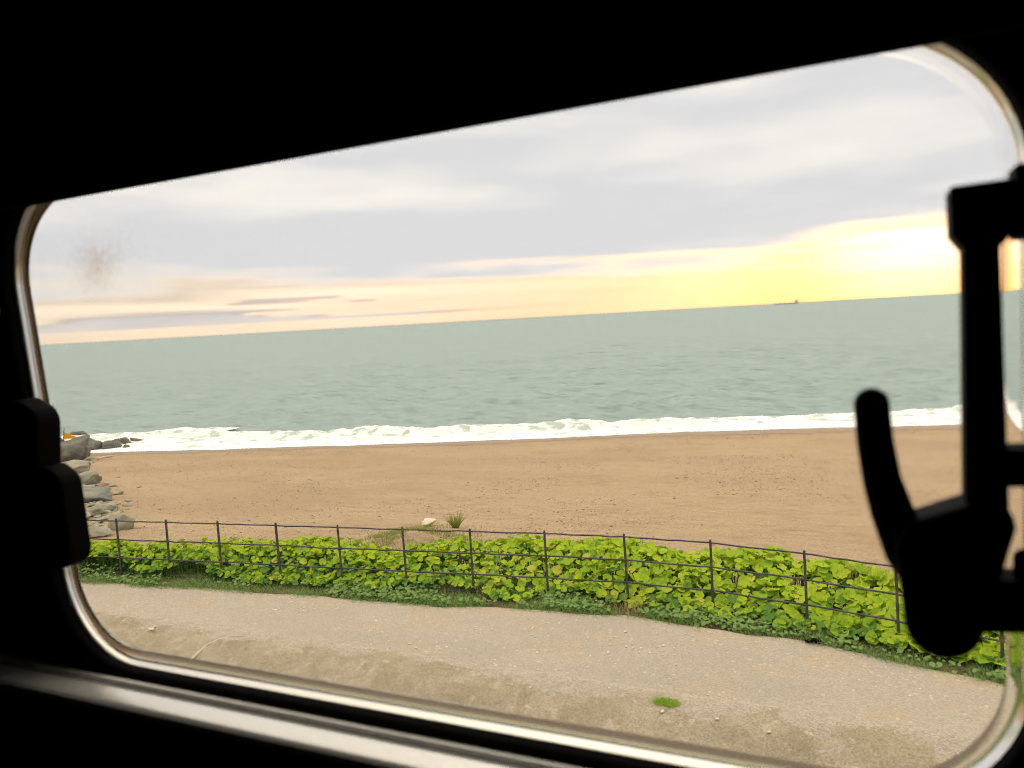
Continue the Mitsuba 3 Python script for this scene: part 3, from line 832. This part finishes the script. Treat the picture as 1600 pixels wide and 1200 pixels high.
# pebbles over the beach
n = 70000
x = rng.uniform(-46, 8, n)
tt = rng.random(n) ** 0.8
y = fence_y(x) + 4.0 + (water_y(x) - fence_y(x) - 5.5) * tt
dn = meshkit.fbm(np.stack([x * 0.25, y * 0.35, 0 * x], -1), 4, 70)
ok = rng.random(n) < sst(0.40, 0.66, dn) * (0.35 + 0.65 * sst(-22, -8, x))
x, y = x[ok], y[ok]
r_ = rng.lognormal(-4.15, 0.35, len(x))
ico = trimesh.creation.icosahedron()
Mp = frame_mats(np.stack([x, y, land(x, y) + 0.1 * r_], -1), np.stack([rng.normal(0, .2, len(x)), rng.normal(0, .2, len(x)), 1 + 0 * x], -1), rng.uniform(0, 6.28, len(x)),
                np.stack([r_ * 1.5, r_, r_ * 0.55], -1))
pal = np.array([(0.13, 0.09, 0.06), (0.17, 0.12, 0.08), (0.22, 0.165, 0.11), (0.40, 0.34, 0.26)])[rng.choice(4, len(x), p=[.42, .33, .18, .07])]
octa = np.array([[1, 0, 0], [-1, 0, 0], [0, 1, 0], [0, -1, 0], [0, 0, 1], [0, 0, -1.0]]), np.array([[0, 2, 4], [2, 1, 4], [1, 3, 4], [3, 0, 4], [2, 0, 5], [1, 2, 5], [3, 1, 5], [0, 3, 5]])
k = key('beach_pebbles')
scene[k] = mikit.ply(stamp(*octa, Mp), 'pebbles', False, color=np.repeat(pal, 6, 0))
labels[k] = {'label': 'dark pebbles scattered over the sand', 'category': 'pebbles', 'kind': 'stuff'}
# loose grit on the path
n = 1500
x = rng.uniform(-12, 2, n)
y = rng.uniform(8.6, 11, n)
ok = (y < verge_y(x) - 0.02) & (rng.random(n) < sst(0.35, 0.6, meshkit.fbm(np.stack([x * 1.5, y * 1.5, 0 * x], -1), 3, 75)))
x, y = x[ok], y[ok]
r_ = rng.lognormal(-4.75, 0.35, len(x))
Mp = frame_mats(np.stack([x, y, 0.003 + 0 * x], -1), np.tile([0, 0, 1.0], (len(x), 1)), rng.uniform(0, 6.28, len(x)), np.stack([r_ * 1.4, r_, r_ * 0.7], -1))
solo('path_grit', stamp(np.array(ico.vertices), np.array(ico.faces), Mp), 'stone_white', False, 'pale grit and chips lying on the path', kind='stuff', cat='grit')

put('white_stone', 'squarish white stone on the sand left of the spiky tuft', 'stone', -11.0, 17.9, 0.19, 401, 'stone_white', 0.75, 0.1, None, 1.4)
put('white_stone', 'white stone on the near edge of the path beside the green weed', 'stone', -2.335, 8.50, 0.032, 402, 'stone_white', 0.7, 0.1, 0.0)
put('white_stone', 'pale stone on the wall edge, nearest one right of the green weed', 'stone', -1.735, 8.53, 0.030, 403, 'stone_white', 0.6, 0.1, 0.0)
put('white_stone', 'pale stone farthest right on the near wall edge', 'stone', -1.19, 8.47, 0.034, 404, 'stone_white', 0.6, 0.1, -0.02)
put('white_stone', 'thin white chip lying near the left end of the path', 'stone', -10.45, 8.60, 0.045, 405, 'stone_white', 0.25, 0.1, 0.0, 1.6)
put('white_stone', 'small white stone on the sand behind the third post from the right', 'stone', -3.6, 17.9, 0.07, 406, 'stone_white', 0.7, 0.1)
put('white_stone', 'tiny white stone on the sand above the leaves left of the grassy hump', 'stone', -12.9, 15.8, 0.06, 407, 'stone_white', 0.7, 0.1)
put('white_stone', 'pale chip on the path below the middle fence posts', 'stone', -3.39, 10.6, 0.03, 408, 'stone_white', 0.4, 0.1, 0.0)
put('dark_lump', 'small dark lump lying where the leaves meet the path at the right', 'debris', -0.93, 10.98, 0.085, 409, 'plastic_black', 0.45, 0.1, 0.0, 1.5)
# pale seam of mortar across the wall edge
cr = [(-9.20, 8.16, -0.17), (-9.15, 8.30, -0.085), (-9.14, 8.45, -0.03), (-9.03, 8.60, 0.008), (-8.95, 8.72, 0.018), (-8.75, 8.80, 0.020)]
solo('mortar_seam', tube(cr, [0.020, 0.026, 0.012, 0.017, 0.009, 0.006], 5), 'stone_white', True, 'pale mortar seam crossing the wall edge near its left end', 'seam')
# driftwood
solo('driftwood', tube([(-43.4, 33.1, float(land(np.array(-43.4), np.array(33.1))) + .04), (-43.9, 34.0, float(land(np.array(-43.9), np.array(34.))) + .07), (-44.3, 34.9, float(land(np.array(-44.3), np.array(34.9))) + .05)],
                      [0.05, 0.07, 0.04], 7), 'wood_pale', True, 'pale driftwood stick lying on the sand by the boulders', 'driftwood')
# orange flag on the far boulders
fl = thing('orange_flag', 'small orange flag on a thin leaning pole by the dark boulders', 'flag')
fz = -1.15
part(fl, 'pole', tube([(-44.65, 31.86, fz - 0.35), (-44.55, 31.86, fz + 0.2), (-44.42, 31.86, fz + 0.66)], 0.018, 6), 'iron', True)
gu, gv = np.meshgrid(np.linspace(0, 1, 12), np.linspace(0, 1, 8))
dirx = np.array([0.80, 0.58, 0])
fp = np.array([-44.56, 31.86, fz + 0.02])[None, None] + gu[..., None] * np.array([0.82, 0.57, 0]) * 0.72 + np.array([0, 0, 1]) * (0.42 * gv * (1 - 0.80 * gu) - 0.03 * gu)[..., None] \
    + np.array([-0.57, 0.82, 0]) * (0.07 * np.sin(gu * 7 + gv * 2) * gu)[..., None]
part(fl, 'cloth', grid(fp), 'orange', True)

# ship on the horizon
sh = thing('cargo_ship', 'long low cargo ship far out on the horizon', 'ship')
sd = np.array([math.sin(math.radians(-5.9)), math.cos(math.radians(-5.9))])
so = sd * 5200
sr = np.array([sd[1], -sd[0]])


def shipbox(a0, a1, b0, b1, z0, z1):
    m_ = box(a0, a1, b0, b1, z0, z1)
    v_ = np.array(m_.vertices)
    m_.vertices = np.column_stack([so[0] + v_[:, 0] * sr[0] + v_[:, 1] * sd[0], so[1] + v_[:, 0] * sr[1] + v_[:, 1] * sd[1], v_[:, 2] + SEA])
    return m_


hullp = trimesh.creation.extrude_polygon(sg.Polygon([(-68, 0), (66, 0), (68, 11), (40, 9.5), (-62, 9.5), (-70, 13), (-72, 12)]), 20)
v_ = np.array(hullp.vertices)
hullp.vertices = np.column_stack([so[0] + v_[:, 0] * sr[0] + v_[:, 2] * sd[0], so[1] + v_[:, 0] * sr[1] + v_[:, 2] * sd[1], v_[:, 1] + SEA - 1])
hullp.fix_normals()
part(sh, 'hull', hullp, 'ship_grey')
part(sh, 'bridge', shipbox(44, 58, 3, 17, 9, 25), 'ship_pale')
part(sh, 'funnel', shipbox(59.5, 64, 7, 13, 9, 29), 'ship_grey')
part(sh, 'mast', shipbox(50, 51.5, 9, 10.5, 25.05, 36), 'ship_grey')
for a in (-45, -15, 15):
    part(sh, 'crane', merge([shipbox(a, a + 3, 8, 11, 8, 18), shipbox(a + 3.05, a + 18, 9, 10.4, 15, 16.2)]), 'ship_grey')
